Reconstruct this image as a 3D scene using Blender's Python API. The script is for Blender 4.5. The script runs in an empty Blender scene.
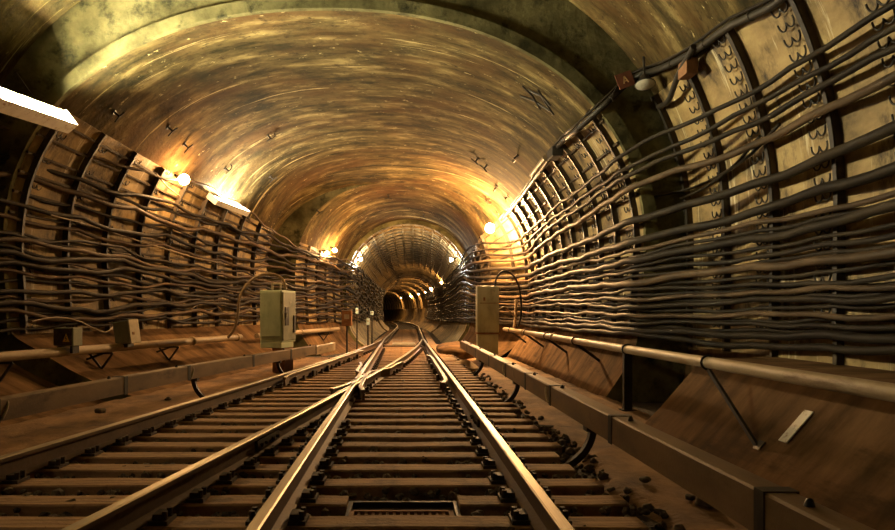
import bpy, bmesh, math, random
from mathutils import Vector, Matrix
random.seed(7)
R = random.Random(11)
SC = bpy.context.scene
COL = SC.collection
H = 1.1            # camera height above the rail heads
F = 680.0          # focal length in pixels
VX, VY = 403.0, 312.0

# ------------------------------------------------------------------ helpers
def lerp(a, b, t): return a + (b - a) * t
def clamp(x, a=0.0, b=1.0): return max(a, min(b, x))
def interp(x, tab):
    if x <= tab[0][0]: return tab[0][1]
    for (x0, y0), (x1, y1) in zip(tab, tab[1:]):
        if x <= x1: return lerp(y0, y1, (x - x0) / (x1 - x0))
    return tab[-1][1]
ORD = ['first', 'second', 'third', 'fourth', 'fifth', 'sixth', 'seventh', 'eighth', 'ninth', 'tenth', 'eleventh', 'twelfth',
       'thirteenth', 'fourteenth', 'fifteenth', 'sixteenth', 'seventeenth', 'eighteenth', 'nineteenth']
TENS = ['', '', 'twenty', 'thirty', 'forty', 'fifty', 'sixty', 'seventy', 'eighty', 'ninety']
TENTH = ['', '', 'twentieth', 'thirtieth', 'fortieth', 'fiftieth', 'sixtieth', 'seventieth', 'eightieth', 'ninetieth']
def ordinal(n):     # 1-based
    if n < 20: return ORD[n - 1]
    t, u = divmod(n, 10)
    return TENTH[t] if u == 0 else TENS[t] + '-' + ORD[u - 1]

class MB:
    def __init__(s):
        s.v = []; s.f = []; s.mi = []; s.uv = []; s.sm = []
    def add(s, verts, faces, mi=0, uvs=None, smooth=False):
        o = len(s.v)
        s.v += [tuple(p) for p in verts]
        s.uv += list(uvs) if uvs else [(p[0] + p[2] * .7, p[1]) for p in verts]
        for k, fc in enumerate(faces):
            s.f.append(tuple(i + o for i in fc))
            s.mi.append(mi[k] if isinstance(mi, (list, tuple)) else mi)
            s.sm.append(smooth)
        return s
    def box(s, c, d, rot=None, mi=0):
        vs = [Vector((x * d[0] / 2, y * d[1] / 2, z * d[2] / 2)) for x in (-1, 1) for y in (-1, 1) for z in (-1, 1)]
        if rot is not None: vs = [rot @ v for v in vs]
        vs = [v + Vector(c) for v in vs]
        return s.add(vs, [(0, 1, 3, 2), (4, 6, 7, 5), (0, 4, 5, 1), (2, 3, 7, 6), (0, 2, 6, 4), (1, 5, 7, 3)], mi)
    def bar(s, a, b, w, h, up=(0, 0, 1), mi=0):
        a, b = Vector(a), Vector(b); d = (b - a); L = d.length; d.normalize()
        u = Vector(up); x = d.cross(u)
        if x.length < 1e-4: x = d.cross(Vector((1, 0, 0)))
        x.normalize(); z = x.cross(d)
        rot = Matrix((x, d, z)).transposed()
        return s.box((a + b) / 2, (w, L, h), rot, mi)
    def tube(s, pts, r, n=8, mi=0, caps=True, smooth=True):
        pts = [Vector(p) for p in pts]
        m = len(pts)
        rr = r if isinstance(r, (list, tuple)) else [r] * m
        t0 = (pts[1] - pts[0]).normalized()
        ref = Vector((0, 0, 1)) if abs(t0.z) < .9 else Vector((1, 0, 0))
        nrm = (ref - t0 * ref.dot(t0)).normalized()
        vs = []; uvs = []; L = 0
        for i, p in enumerate(pts):
            t = (pts[min(i + 1, m - 1)] - pts[max(i - 1, 0)])
            if t.length < 1e-9: t = t0.copy()
            t.normalize()
            nrm = nrm - t * nrm.dot(t)
            if nrm.length < 1e-6: nrm = t.orthogonal()
            nrm.normalize(); b = t.cross(nrm)
            if i: L += (p - pts[i - 1]).length
            for k in range(n):
                a = 2 * math.pi * k / n
                vs.append(p + (nrm * math.cos(a) + b * math.sin(a)) * rr[i]); uvs.append((a * .1, L))
        fs = []
        for i in range(m - 1):
            for k in range(n):
                k2 = (k + 1) % n
                fs.append((i * n + k, i * n + k2, (i + 1) * n + k2, (i + 1) * n + k))
        s.add(vs, fs, mi, uvs, smooth)
        if caps:
            s.add(vs[:n], [tuple(range(n - 1, -1, -1))], mi); s.add(vs[-n:], [tuple(range(n))], mi)
        return s
    def cyl(s, a, b, r, n=16, mi=0): return s.tube([a, b], r, n, mi)
    def lathe(s, c, prof, n=16, axis=(0, 0, 1), mi=0):   # prof: (r, h)
        q = Vector((0, 0, 1)).rotation_difference(Vector(axis))
        vs = []
        for r, h in prof:
            for k in range(n):
                a = 2 * math.pi * k / n
                vs.append(q @ Vector((r * math.cos(a), r * math.sin(a), h)) + Vector(c))
        fs = [(i * n + k, i * n + (k + 1) % n, (i + 1) * n + (k + 1) % n, (i + 1) * n + k) for i in range(len(prof) - 1) for k in range(n)]
        return s.add(vs, fs, mi, None, True)
    def sweep(s, prof, frames, mi=0, caps=True, smooth=False):
        """prof: closed 2D polygon (a, b); frames: list of (origin, xaxis, yaxis)."""
        n = len(prof); vs = []; uvs = []; L = 0
        for i, (o, xa, ya) in enumerate(frames):
            if i: L += (Vector(o) - Vector(frames[i - 1][0])).length
            for a, b in prof:
                vs.append(Vector(o) + Vector(xa) * a + Vector(ya) * b); uvs.append((a + b, L))
        fs = []; ms = []
        for i in range(len(frames) - 1):
            for k in range(n):
                k2 = (k + 1) % n
                fs.append((i * n + k, i * n + k2, (i + 1) * n + k2, (i + 1) * n + k)); ms.append(mi[k] if isinstance(mi, (list, tuple)) else mi)
        s.add(vs, fs, ms, uvs, smooth)
        if caps:
            m0 = mi[-1] if isinstance(mi, (list, tuple)) else mi
            s.add(vs[:n], [tuple(range(n))], m0); s.add(vs[-n:], [tuple(range(n - 1, -1, -1))], m0)
        return s
    def grid(s, rows, mi=0, smooth=True, uvrows=None):
        n = len(rows[0]); vs = [p for r in rows for p in r]
        uvs = [q for r in uvrows for q in r] if uvrows else None
        fs = [(i * n + k, i * n + k + 1, (i + 1) * n + k + 1, (i + 1) * n + k) for i in range(len(rows) - 1) for k in range(n - 1)]
        return s.add(vs, fs, mi, uvs, smooth)
    def build(s, name, mats, parent=None, bevel=0, origin=None):
        me = bpy.data.meshes.new(name)
        vs = s.v
        if origin is not None: vs = [(p[0] - origin[0], p[1] - origin[1], p[2] - origin[2]) for p in vs]
        me.from_pydata(vs, [], s.f)
        for m in (mats if isinstance(mats, (list, tuple)) else [mats]): me.materials.append(m)
        me.polygons.foreach_set('material_index', s.mi)
        me.polygons.foreach_set('use_smooth', s.sm)
        uvl = me.uv_layers.new(name='UVMap')
        li = [0] * len(me.loops); me.loops.foreach_get('vertex_index', li)
        flat = []
        for i in li: flat += [s.uv[i][0], s.uv[i][1]]
        uvl.data.foreach_set('uv', flat)
        me.update()
        o = bpy.data.objects.new(name, me); COL.objects.link(o)
        if origin is not None: o.location = origin
        if parent is not None:
            o.parent = parent
            if parent.location.length > 0:
                o.matrix_parent_inverse = Matrix.Translation(-Vector(parent.location)) if parent.rotation_euler.z == 0 else Matrix()
        if bevel:
            b = o.modifiers.new('bevel', 'BEVEL'); b.width = bevel; b.segments = 2; b.limit_method = 'ANGLE'
        return o
def tag(o, label, cat, group=None, kind=None):
    o['label'] = label; o['category'] = cat
    if group: o['group'] = group
    if kind: o['kind'] = kind
    return o
def struct(o): o['kind'] = 'structure'; return o
def empty(name, loc, label, cat, group=None):
    o = bpy.data.objects.new(name, None); COL.objects.link(o); o.location = loc; o.empty_display_size = .1
    return tag(o, label, cat, group)
def copy_tree(o, loc):
    c = o.copy(); COL.objects.link(c); c.location = loc
    for ch in o.children:
        d = ch.copy(); COL.objects.link(d); d.parent = c
        for g in ch.children:
            e = g.copy(); COL.objects.link(e); e.parent = d
    return c

# ------------------------------------------------------------------ materials
def mat(name, cols, scale=(3, 3, 3), rough=.8, metal=0, bump=.3, bscale=20, uv=False, pos=None, detail=6, spec=.3, second=None, rvar=.15):
    """cols: ramp colours; second: (colour, scale, lo, hi) stain mixed over."""
    m = bpy.data.materials.new(name); m.use_nodes = True
    nt = m.node_tree; N = nt.nodes; L = nt.links
    b = N['Principled BSDF']
    tc = N.new('ShaderNodeTexCoord'); mp = N.new('ShaderNodeMapping'); mp.inputs['Scale'].default_value = scale
    src = tc.outputs['UV'] if uv else tc.outputs['Object']
    L.new(src, mp.inputs['Vector'])
    nz = N.new('ShaderNodeTexNoise'); nz.inputs['Scale'].default_value = 1; nz.inputs['Detail'].default_value = detail; nz.inputs['Roughness'].default_value = .62
    L.new(mp.outputs['Vector'], nz.inputs['Vector'])
    rp = N.new('ShaderNodeValToRGB'); el = rp.color_ramp.elements
    k = len(cols)
    ps = pos or [.3 + .4 * i / max(1, k - 1) for i in range(k)]
    while len(el) < k: el.new(.5)
    for i, c in enumerate(cols):
        el[i].position = ps[i]; el[i].color = (*c, 1)
    L.new(nz.outputs['Fac'], rp.inputs['Fac'])
    out = rp.outputs['Color']
    for (sc, ssc, lo, hi) in (second or []):
        mp2 = N.new('ShaderNodeMapping'); mp2.inputs['Scale'].default_value = ssc; mp2.inputs['Location'].default_value = (3.3, 7.1, 1.7); L.new(src, mp2.inputs['Vector'])
        n2 = N.new('ShaderNodeTexNoise'); n2.inputs['Scale'].default_value = 1; n2.inputs['Detail'].default_value = 8; n2.inputs['Roughness'].default_value = .7
        L.new(mp2.outputs['Vector'], n2.inputs['Vector'])
        mr = N.new('ShaderNodeMapRange'); mr.inputs['From Min'].default_value = lo; mr.inputs['From Max'].default_value = hi
        L.new(n2.outputs['Fac'], mr.inputs['Value'])
        mx = N.new('ShaderNodeMixRGB'); mx.inputs['Color2'].default_value = (*sc, 1)
        L.new(mr.outputs['Result'], mx.inputs['Fac']); L.new(out, mx.inputs['Color1']); out = mx.outputs['Color']
    L.new(out, b.inputs['Base Color'])
    b.inputs['Metallic'].default_value = metal
    b.inputs['Specular IOR Level'].default_value = spec
    mr = N.new('ShaderNodeMapRange'); mr.inputs['To Min'].default_value = clamp(rough - rvar); mr.inputs['To Max'].default_value = clamp(rough + rvar)
    L.new(nz.outputs['Fac'], mr.inputs['Value']); L.new(mr.outputs['Result'], b.inputs['Roughness'])
    if bump:
        n3 = N.new('ShaderNodeTexNoise'); n3.inputs['Scale'].default_value = bscale; n3.inputs['Detail'].default_value = 5
        L.new(tc.outputs['Object'], n3.inputs['Vector'])
        bp = N.new('ShaderNodeBump'); bp.inputs['Strength'].default_value = bump; bp.inputs['Distance'].default_value = .02
        L.new(n3.outputs['Fac'], bp.inputs['Height']); L.new(bp.outputs['Normal'], b.inputs['Normal'])
    return m
def emit(name, col, s):
    m = bpy.data.materials.new(name); m.use_nodes = True
    b = m.node_tree.nodes['Principled BSDF']
    b.inputs['Base Color'].default_value = (.8, .8, .8, 1)
    b.inputs['Emission Color'].default_value = (*col, 1); b.inputs['Emission Strength'].default_value = s
    return m
M = {}
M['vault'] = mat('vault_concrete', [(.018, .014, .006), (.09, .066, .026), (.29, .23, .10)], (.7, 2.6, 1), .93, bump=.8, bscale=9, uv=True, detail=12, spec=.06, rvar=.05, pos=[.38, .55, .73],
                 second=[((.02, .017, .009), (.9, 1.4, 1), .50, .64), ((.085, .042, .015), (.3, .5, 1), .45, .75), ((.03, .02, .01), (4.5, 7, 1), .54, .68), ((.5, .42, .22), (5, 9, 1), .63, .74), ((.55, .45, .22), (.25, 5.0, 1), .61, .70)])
M['end'] = mat('face_concrete', [(.03, .027, .012), (.10, .09, .042), (.20, .18, .085)], (1.1, 1.1, 1.1), .95, spec=.05, rvar=.03, bump=.8, bscale=7,
               second=[((.02, .02, .012), (2, 2, 2), .52, .66)])
M['lining'] = mat('lining_cast_iron', [(.06, .04, .016), (.27, .185, .078), (.42, .31, .14)], (1.6, .9, 1), .65, bump=.4, bscale=14, uv=True,
                  second=[((.03, .02, .012), (1.3, 2.4, 1), .5, .66), ((.66, .57, .38), (.5, 5, 1), .58, .68)])
M['rib'] = mat('rib_iron', [(.025, .018, .01), (.09, .06, .03)], (2, 3, 2), .7, bump=.3)
M['bench'] = mat('bench_concrete', [(.035, .02, .009), (.13, .073, .033), (.22, .13, .062)], (.8, 2.2, 1), .95, spec=.08, rvar=.04, bump=.35, bscale=12, uv=True,
                 second=[((.04, .025, .014), (2.5, .6, 1), .55, .7)])
M['dirt'] = mat('walkway_dirt', [(.06, .032, .015), (.21, .12, .056), (.36, .21, .10)], (1.6, 1.2, 1.6), .95, bump=.8, bscale=22)
M['ballast'] = mat('ballast_ground', [(.012, .01, .008), (.05, .038, .025)], (9, 9, 9), .95, bump=1, bscale=30)
M['stone'] = mat('ballast_stone', [(.02, .015, .01), (.08, .058, .036), (.17, .12, .07)], (5, 5, 5), .85, bump=.3, bscale=40)
M['wood'] = mat('sleeper_wood', [(.11, .062, .028), (.33, .195, .095), (.50, .31, .155)], (1.2, 26, 9), .8, bump=.4, bscale=30,
                second=[((.05, .03, .016), (3, 5, 3), .5, .7)])
M['steel'] = mat('rail_head_steel', [(.26, .21, .15), (.44, .38, .29)], (20, .6, 20), .46, metal=1, bump=0, rvar=.1)
M['railrust'] = mat('rail_side_rust', [(.06, .035, .018), (.15, .09, .045)], (6, 2, 6), .55, metal=.4, bump=.15, spec=.5)
M['plate'] = mat('baseplate_iron', [(.02, .015, .01), (.07, .045, .025)], (8, 8, 8), .7, bump=.2)
M['cover'] = mat('conductor_cover_paint', [(.08, .048, .02), (.17, .105, .048), (.23, .145, .07)], (3, .8, 3), .6, bump=.12, bscale=40,
                 second=[((.06, .035, .018), (4, 1.5, 4), .58, .75)])
M['strap'] = mat('strap_black_iron', [(.012, .01, .008), (.035, .027, .018)], (8, 8, 8), .55, bump=.1)
M['bone'] = mat('clamp_pale', [(.45, .38, .26), (.6, .52, .38)], (8, 8, 8), .6, bump=.1)
M['pipe'] = mat('pipe_paint', [(.15, .1, .055), (.30, .22, .13), (.38, .29, .19)], (3, .5, 3), .5, bump=.12, bscale=30,
                second=[((.13, .07, .03), (5, .9, 5), .55, .7)])
M['cable'] = mat('cable_black', [(.007, .005, .004), (.018, .013, .008), (.04, .028, .015)], (6, 1.2, 6), .6, bump=.12, bscale=60, spec=.14)
M['cablebrown'] = mat('cable_brown', [(.02, .013, .007), (.065, .04, .02), (.12, .075, .04)], (6, 1.2, 6), .6, bump=.12, bscale=60, spec=.2)
M['cabletan'] = mat('cable_tan', [(.12, .085, .045), (.25, .18, .10)], (6, 1.2, 6), .55, bump=.1, bscale=60, spec=.4)
M['green'] = mat('cabinet_green', [(.29, .36, .24), (.40, .48, .33), (.45, .53, .37)], (2.5, 2.5, 1.6), .55, bump=.08,
                 second=[((.16, .11, .04), (4, 4, 2), .6, .75)])
M['olive'] = mat('cabinet_olive', [(.25, .25, .15), (.36, .36, .22), (.42, .42, .27)], (2.5, 2.5, 1.6), .55, bump=.08,
                 second=[((.14, .10, .04), (4, 4, 2), .58, .75)])
M['grey'] = mat('grey_paint', [(.25, .22, .16), (.4, .36, .27)], (5, 5, 5), .55, bump=.1)
M['greygreen'] = mat('grey_green_paint', [(.17, .18, .13), (.28, .28, .2)], (5, 5, 5), .55, bump=.1)
M['white'] = mat('white_enamel', [(.6, .56, .48), (.75, .72, .63)], (6, 6, 6), .45, bump=.08, second=[((.3, .17, .08), (9, 9, 9), .55, .68)])
M['rust'] = mat('rusty_iron', [(.12, .05, .02), (.3, .15, .07)], (6, 6, 6), .8, bump=.3)
M['rustred'] = mat('sign_red_brown', [(.13, .045, .025), (.20, .075, .04)], (6, 6, 6), .6, bump=.1)
M['yellow'] = mat('warning_yellow', [(.75, .42, .04), (.85, .5, .06)], (6, 6, 6), .5, bump=0)
M['ink'] = mat('dark_ink', [(.01, .008, .006), (.02, .015, .01)], (6, 6, 6), .6, bump=0)
M['signink'] = mat('sign_letter', [(.65, .42, .18), (.75, .5, .22)], (6, 6, 6), .6, bump=0)
M['glass'] = mat('lamp_lens', [(.55, .52, .42), (.65, .62, .5)], (4, 4, 4), .25, bump=0, spec=.6)
M['concrete'] = mat('lump_concrete', [(.26, .18, .10), (.42, .31, .19)], (5, 5, 5), .9, bump=.6, bscale=14)
M['blue'] = mat('marker_blue', [(.35, .5, .55), (.5, .65, .7)], (6, 6, 6), .5, bump=0)
WARM = (1.0, .56, .22); COOL = (.93, .92, 1.0); AMB = (1.0, .55, .2)
M['bulb'] = emit('bulb_glow', WARM, 4200)
M['bulb_left'] = emit('bulb_glow_left', WARM, 800)
M['bulb_far'] = emit('bulb_glow_far', AMB, 1500)
M['bulb_white'] = emit('bulb_glow_white', (1, .95, .8), 1300)
M['tube'] = emit('tube_glow', (1, .9, .66), 800)
M['tube_near'] = emit('tube_glow_near', (1, .89, .54), 4200)
M['tube_fill'] = emit('tube_glow_fill', (1.0, .8, .5), 30)  # glow of the added fill lamp out of view

# ------------------------------------------------------------------ tunnel geometry
YA = 8.7
Y1, Y2, Y3, YEND = 11.5, 22.4, 28.0, 125.0
def dcen(Y):        # centre line of the far running tunnel
    x = .2 + .35 * clamp((Y - 28) / 24)
    if Y > 50: x -= (Y - 50) ** 2 / (2 * 330)
    return x
YN0, YN1 = 21.2, 23.2     # recess added to the left wall, shaped so its far face falls in shade
def par(Y):
    xc, xl, xr, cr, n = par0(Y)
    if YN0 < Y < YN1: xl -= 1.0
    return (xc, xl, xr, cr, n)
def par0(Y):
    """xc, xleft, xright, crown, n of the section at Y"""
    if Y < Y1: return (-1.32, -7.49, 4.85, 7.5, 2.2)
    if Y < Y2:
        t = (Y - Y1) / (Y2 - Y1)
        return (lerp(-1.32, -.3, t), lerp(-6.73, -3.95, t), lerp(4.09, 4.1, t), lerp(6.22, 5.62, t), lerp(2.2, 2.4, t))
    if Y < Y3:
        t = (Y - Y2) / (Y3 - Y2)
        return (lerp(-.3, .2, t), interp(Y, [(Y2, -3.95), (24.2, -3.35), (Y3, -2.5)]), interp(Y, [(Y2, 4.1), (24.0, 2.98), (Y3, 2.9)]), lerp(5.62, 4.92, t), lerp(2.4, 2.0, t))
    c = dcen(Y); r = 2.55 if Y < 50 else 2.42
    return (c, c - r, c + r, lerp(4.73, 4.1, clamp((Y - 28) / 22)) , 2.0)
ZS = 2.2
def zsp(Y): return ZS if Y < Y3 else lerp(2.18, 1.75, clamp((Y - 28) / 22))
def bench(Y, side):
    """offsets from the wall foot inwards: list of (inset, z)"""
    if side > 0:
        if Y < YA: return [(.02, .52), (1.02, .50), (1.28, .20), (1.55, -.11), (1.85, -.42)]
        if Y < Y1: return [(.02, .52), (.05, .3), (.1, 0), (.15, -.2), (.2, -.42)]
        if Y < Y2: return [(.10, .73), (.20, .37), (.36, .10), (.71, -.42)]
        return [(.08, .7), (.22, .3), (.5, -.1), (.95, -.42)]
    if Y < Y2:
        t = clamp((Y - Y1) / (Y2 - Y1))
        w = lerp(2.5, 1.35, t)
        return [(.08, .72), (w * .2, .48), (w * .44, .12), (w * .72, -.22), (w, -.42)]
    return [(.08, .7), (.22, .3), (.5, -.1), (.95, -.42)]
def xwall(Y, z, side):
    xc, xl, xr, cr, n = par(Y); zs = zsp(Y)
    a = (xr - xc) if side > 0 else (xc - xl)
    if z >= zs:
        q = clamp((z - zs) / (cr - zs))
        return xc + side * a * (max(0, 1 - q ** n)) ** (1 / n)
    b = bench(Y, side)
    tab = [(zz, ins) for ins, zz in reversed(b)]
    tab.append((zs, 0))
    return xc + side * (a - interp(z, tab))
def inside(Y, X, z):
    if z < -.42: return False
    xc, xl, xr, cr, n = par(Y)
    if z >= cr: return False
    return xwall(Y, z, -1) < X < xwall(Y, z, 1)
def ray(px, py, Y): return Vector(((px - VX) / F * Y, Y, H - (py - VY) / F * Y))
def hit(px, py, back=0.0, y0=3.0):
    Y = y0
    while Y < 120:
        p = ray(px, py, Y)
        if not inside(Y, p.x, p.z): break
        Y += .05
    lo, hi = Y - .05, Y
    for _ in range(12):
        m = (lo + hi) / 2; p = ray(px, py, m)
        if inside(m, p.x, p.z): lo = m
        else: hi = m
    p = ray(px, py, lo)
    if back:
        # push back along the inward direction of the section (towards the axis)
        xc = par(lo)[0]; d = Vector((xc - p.x, 0, 1.6 - p.z))
        if p.z < ZS: d.z = 0
        d.normalize(); p = p + d * back
    return p
def zedge(Y, side):   # where the smooth ceiling panels meet the ribbed lining
    if Y < Y1: return 4.75
    if Y < Y2:
        t = (Y - Y1) / (Y2 - Y1)
        return lerp(4.6, 4.42, t) if side > 0 else lerp(4.6, 3.55, t)
    t = clamp((Y - Y2) / (Y3 - Y2))
    return (interp(Y, [(Y2, 4.42), (24.0, 3.75), (Y3, 3.1)]) if side > 0 else lerp(3.55, 3.1, t))
def upper(Y, side, z0, z1, k):
    """points on the upper section from z0 up to z1 (evenly in angle)"""
    xc, xl, xr, cr, n = par(Y); zs = zsp(Y)
    a0 = math.asin(clamp(((z0 - zs) / (cr - zs)) ** (n / 2))) if z0 > zs else 0
    a1 = math.asin(clamp(((z1 - zs) / (cr - zs)) ** (n / 2))) if z1 < cr else math.pi / 2
    a = (xr - xc) if side > 0 else (xc - xl)
    out = []
    for i in range(k + 1):
        th = lerp(a0, a1, i / k)
        out.append(Vector((xc + side * a * max(0, math.cos(th)) ** (2 / n), Y, zs + (cr - zs) * max(0, math.sin(th)) ** (2 / n))))
    return out
def wallpts(Y, side, k=12):
    """wall from the bench top up to the ceiling edge"""
    zb = bench(Y, side)[0][1]; zs = zsp(Y)
    pts = [Vector((xwall(Y, lerp(zb, zs, i / 4), side), Y, lerp(zb, zs, i / 4))) for i in range(4)]
    return pts + upper(Y, side, zs, zedge(Y, side) if Y < Y3 else 3.1, k)
def benchpts(Y, side):
    zs = [zz for _, zz in bench(Y, side)]
    return [Vector((xwall(Y, z, side), Y, z)) for z in zs]
def uvline(pts):
    L = 0; out = []
    for i, p in enumerate(pts):
        if i: L += (p - pts[i - 1]).length
        out.append((L, p.y))
    return out
E = 1e-4
def frange(a, b, step):
    n = max(1, round((b - a) / step)); return [a + (b - a) * i / n for i in range(n + 1)]
SEGS = [(-5.0, YA - E), (YA + E, Y1 - E), (Y1 + E, YN0 - E), (YN0 + E, Y2 - E), (Y2, YN1 - E), (YN1 + E, Y3 - E)]
def ceilpts(Y):
    l = upper(Y, -1, zedge(Y, -1), 99, 20); r = upper(Y, 1, zedge(Y, 1), 99, 20)
    return l + r[::-1][1:]
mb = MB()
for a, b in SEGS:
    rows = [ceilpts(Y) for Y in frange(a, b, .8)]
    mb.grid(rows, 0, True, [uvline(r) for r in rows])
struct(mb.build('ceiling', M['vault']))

# joints of the lining rings
JA = [Y1 - .12 - 1.3 * k for k in range(8)]
JB = frange(Y1 + .25, Y2 - .1, 1.05)
JC = frange(Y2 + .5, Y3 - .3, .9)
def ribframes(pts, side):
    fr = []
    for i, p in enumerate(pts):
        t = (pts[min(i + 1, len(pts) - 1)] - pts[max(i - 1, 0)]).normalized()
        nrm = Vector((t.z, 0, -t.x)) * (1 if side > 0 else -1)
        # make the normal point to the axis
        if nrm.x * side > 0: nrm = -nrm
        fr.append((p, Vector((0, 1, 0)), nrm))
    return fr
RIB = [(-.035, -.02), (.035, -.02), (.035, .085), (-.035, .085)]
for side, nm in ((1, 'wall_right'), (-1, 'wall_left')):
    mb = MB()
    for a, b in SEGS:
        rows = [wallpts(Y, side) for Y in frange(a, b, .6)]
        mb.grid(rows, 0, True, [uvline(r) for r in rows])
    for Y in JA + JB + JC:
        mb.sweep(RIB, ribframes(wallpts(Y, side), side), 1)
    # longitudinal flanges between the ring segments
    for a, b in SEGS[2:]:
        for fr_ in ((.25, .42, .58, .74, .9) if side > 0 else (.2, .32, .44, .56, .68, .8, .92)):
            path = []
            for Y in frange(a, b, 1.0):
                w = wallpts(Y, side, 24); i = fr_ * (len(w) - 1); i0 = int(i)
                p = w[i0].lerp(w[min(i0 + 1, len(w) - 1)], i - i0)
                t = (w[min(i0 + 1, len(w) - 1)] - w[i0]).normalized()
                nrm = Vector((t.z, 0, -t.x))
                if nrm.x * side > 0: nrm = -nrm
                path.append((p, t, nrm))
            mb.sweep([(-.02, -.02), (.02, -.02), (.02, .05), (-.02, .05)], path, 1)
    struct(mb.build(nm, [M['lining'], M['rib']]))
    mb = MB()
    for a, b in SEGS:
        rows = [benchpts(Y, side) for Y in frange(a, b, .6)]
        mb.grid(rows, 0, False, [uvline(r) for r in rows])
    struct(mb.build('trim_1' if side > 0 else 'trim_2', M['bench']))

# end faces where the section steps
def outline(Y, k=20):
    def half(side):
        return benchpts(Y, side)[::-1] + [Vector((xwall(Y, z, side), Y, z)) for z in (1.1, 1.5, 1.9)] + upper(Y, side, zsp(Y), 99, 30)
    l = half(-1); r = half(1)
    return l, r
def resample(pts, n):
    d = [0]
    for p, q in zip(pts, pts[1:]): d.append(d[-1] + (q - p).length)
    out = []
    for i in range(n + 1):
        s = d[-1] * i / n; k = 0
        while k < len(d) - 2 and d[k + 1] < s: k += 1
        out.append(pts[k].lerp(pts[k + 1], clamp((s - d[k]) / max(1e-9, d[k + 1] - d[k]))))
    return out
mb = MB()
for Yp in (YA, Y1, YN0, YN1, Y3):
    la, ra = outline(Yp - E); lb, rb = outline(Yp + E)
    for A, B in ((la, lb), (ra, rb)):
        A = resample(A, 60) if len(A) != len(B) or Yp != YA else A; B = resample(B, 60) if len(A) == 61 else B
        rows = []
        for t in (0, .33, .67, 1):
            rows.append([Vector((lerp(a.x, b.x, t), Yp, lerp(a.z, b.z, t))) for a, b in zip(A, B)])
        mb.grid(rows, 0, False)
struct(mb.build('wall_step', M['end']))
# pale collar ring around the mouth of the narrower chamber
mb = MB()
Yr = Y1 - .02
l, r = outline(Y1 + E)
for pts, side in ((l[len(bench(Y1 + E, -1)) - 1:], -1), (r[len(bench(Y1 + E, 1)) - 1:], 1)):
    fr = []
    for i, p in enumerate(pts):
        t = (pts[min(i + 1, len(pts) - 1)] - pts[max(i - 1, 0)]).normalized()
        nrm = Vector((t.z, 0, -t.x))
        if nrm.dot(Vector((par(Y1 + E)[0] - p.x, 0, 1 - p.z))) < 0: nrm = -nrm
        fr.append((Vector((p.x, Yr, p.z)), Vector((0, 1, 0)), nrm))
    mb.sweep([(-.06, -.20), (.05, -.20), (.05, .01), (-.06, .01)], fr, 0, smooth=False)
struct(mb.build('trim_3', M['end']))
# back wall behind the camera
mb = MB()
l, r = outline(-5.0)
pl = l + r[::-1][1:]
mb.add(pl, [tuple(range(len(pl)))], 0)
struct(mb.build('wall_back', M['end']))

# far running tunnel
def dsec(Y, k=36):
    xc, xl, xr, cr, n = par(Y); zs = zsp(Y)
    def half(s): return benchpts(Y, s)[::-1] + [Vector((xwall(Y, z, s), Y, z)) for z in (1.1, 1.5)] + upper(Y, s, zs, 99, k // 2)
    l = half(-1); r = half(1)
    return l + r[::-1][1:]
mb = MB()
for a, b in ((Y3 + E, 50 - E), (50 + E, YEND)):
    rows = [dsec(Y) for Y in frange(a, b, 1.0)]
    mb.grid(rows, 0, True, [uvline(x) for x in rows])
def axisframes(pts):
    fr = []
    c = Vector((sum(p.x for p in pts) / len(pts), 0, 1.9))
    for i, p in enumerate(pts):
        t = (pts[min(i + 1, len(pts) - 1)] - pts[max(i - 1, 0)]).normalized()
        nrm = Vector((t.z, 0, -t.x))
        if nrm.dot(Vector((c.x - p.x, 0, c.z - p.z))) < 0: nrm = -nrm
        fr.append((p, Vector((0, 1, 0)), nrm))
    return fr
for Y in frange(Y3 + .5, 49.5, 1.0) + frange(51, YEND - 1, 2.5):
    pts = dsec(Y)[5:-5]
    mb.sweep([(-.03, -.02), (.03, -.02), (.03, .07), (-.03, .07)] if Y < 50 else [(-.15, -.02), (.15, -.02), (.15, .2), (-.15, .2)], axisframes(pts), 0, False)
for k in range(7, 36 + 4, 2):
    path = []
    for Y in frange(Y3 + .1, 46, 2.0):
        s = dsec(Y); i = min(k, len(s) - 2)
        t = (s[i + 1] - s[i]).normalized(); nrm = Vector((t.z, 0, -t.x))
        if nrm.dot(Vector((.3 - s[i].x, 0, 1.9 - s[i].z))) < 0: nrm = -nrm
        path.append((s[i], t, nrm))
    mb.sweep([(-.02, -.02), (.02, -.02), (.02, .08), (-.02, .08)], path, 0)
l = dsec(50 - E); r2 = dsec(50 + E)
mb.grid([l, r2], 0, False)
pl = dsec(YEND); mb.add(pl, [tuple(range(len(pl)))], 0)
struct(mb.build('wall_far_tunnel', [M['lining']]))

# ------------------------------------------------------------------ ground
def trackx(Y):      # centre line of the main track
    return .036 + (dcen(Y) - .2 if Y > 28 else 0)
def branchx(Y): return .036 - .01907 * max(0, 29.5 - Y) ** 1.5
def wob(x, y, f=1.0): return math.sin(x * 5.1 * f + 1.3) * math.sin(y * 3.7 * f + .4) + .6 * math.sin(x * 11.3 * f + y * 7.9 * f)
mb = MB()
rows = []
for Y in [-5 + .25 * i for i in range(4 * 33)] + frange(28.5, YEND, 1.0):
    xl = xwall(Y, -.40, -1) - .12; xr = xwall(Y, -.40, 1) + .12
    rows.append([Vector((lerp(xl, xr, i / 50), Y, -.41 + .12 * clamp((lerp(xl, xr, i / 50) - (branchx(Y) - 1.6)) / .2) * clamp((1.62 - lerp(xl, xr, i / 50)) / .2) + .012 * wob(lerp(xl, xr, i / 50), Y))) for i in range(51)])
mb.grid(rows, 0, True)
struct(mb.build('floor', M['ballast']))
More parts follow.
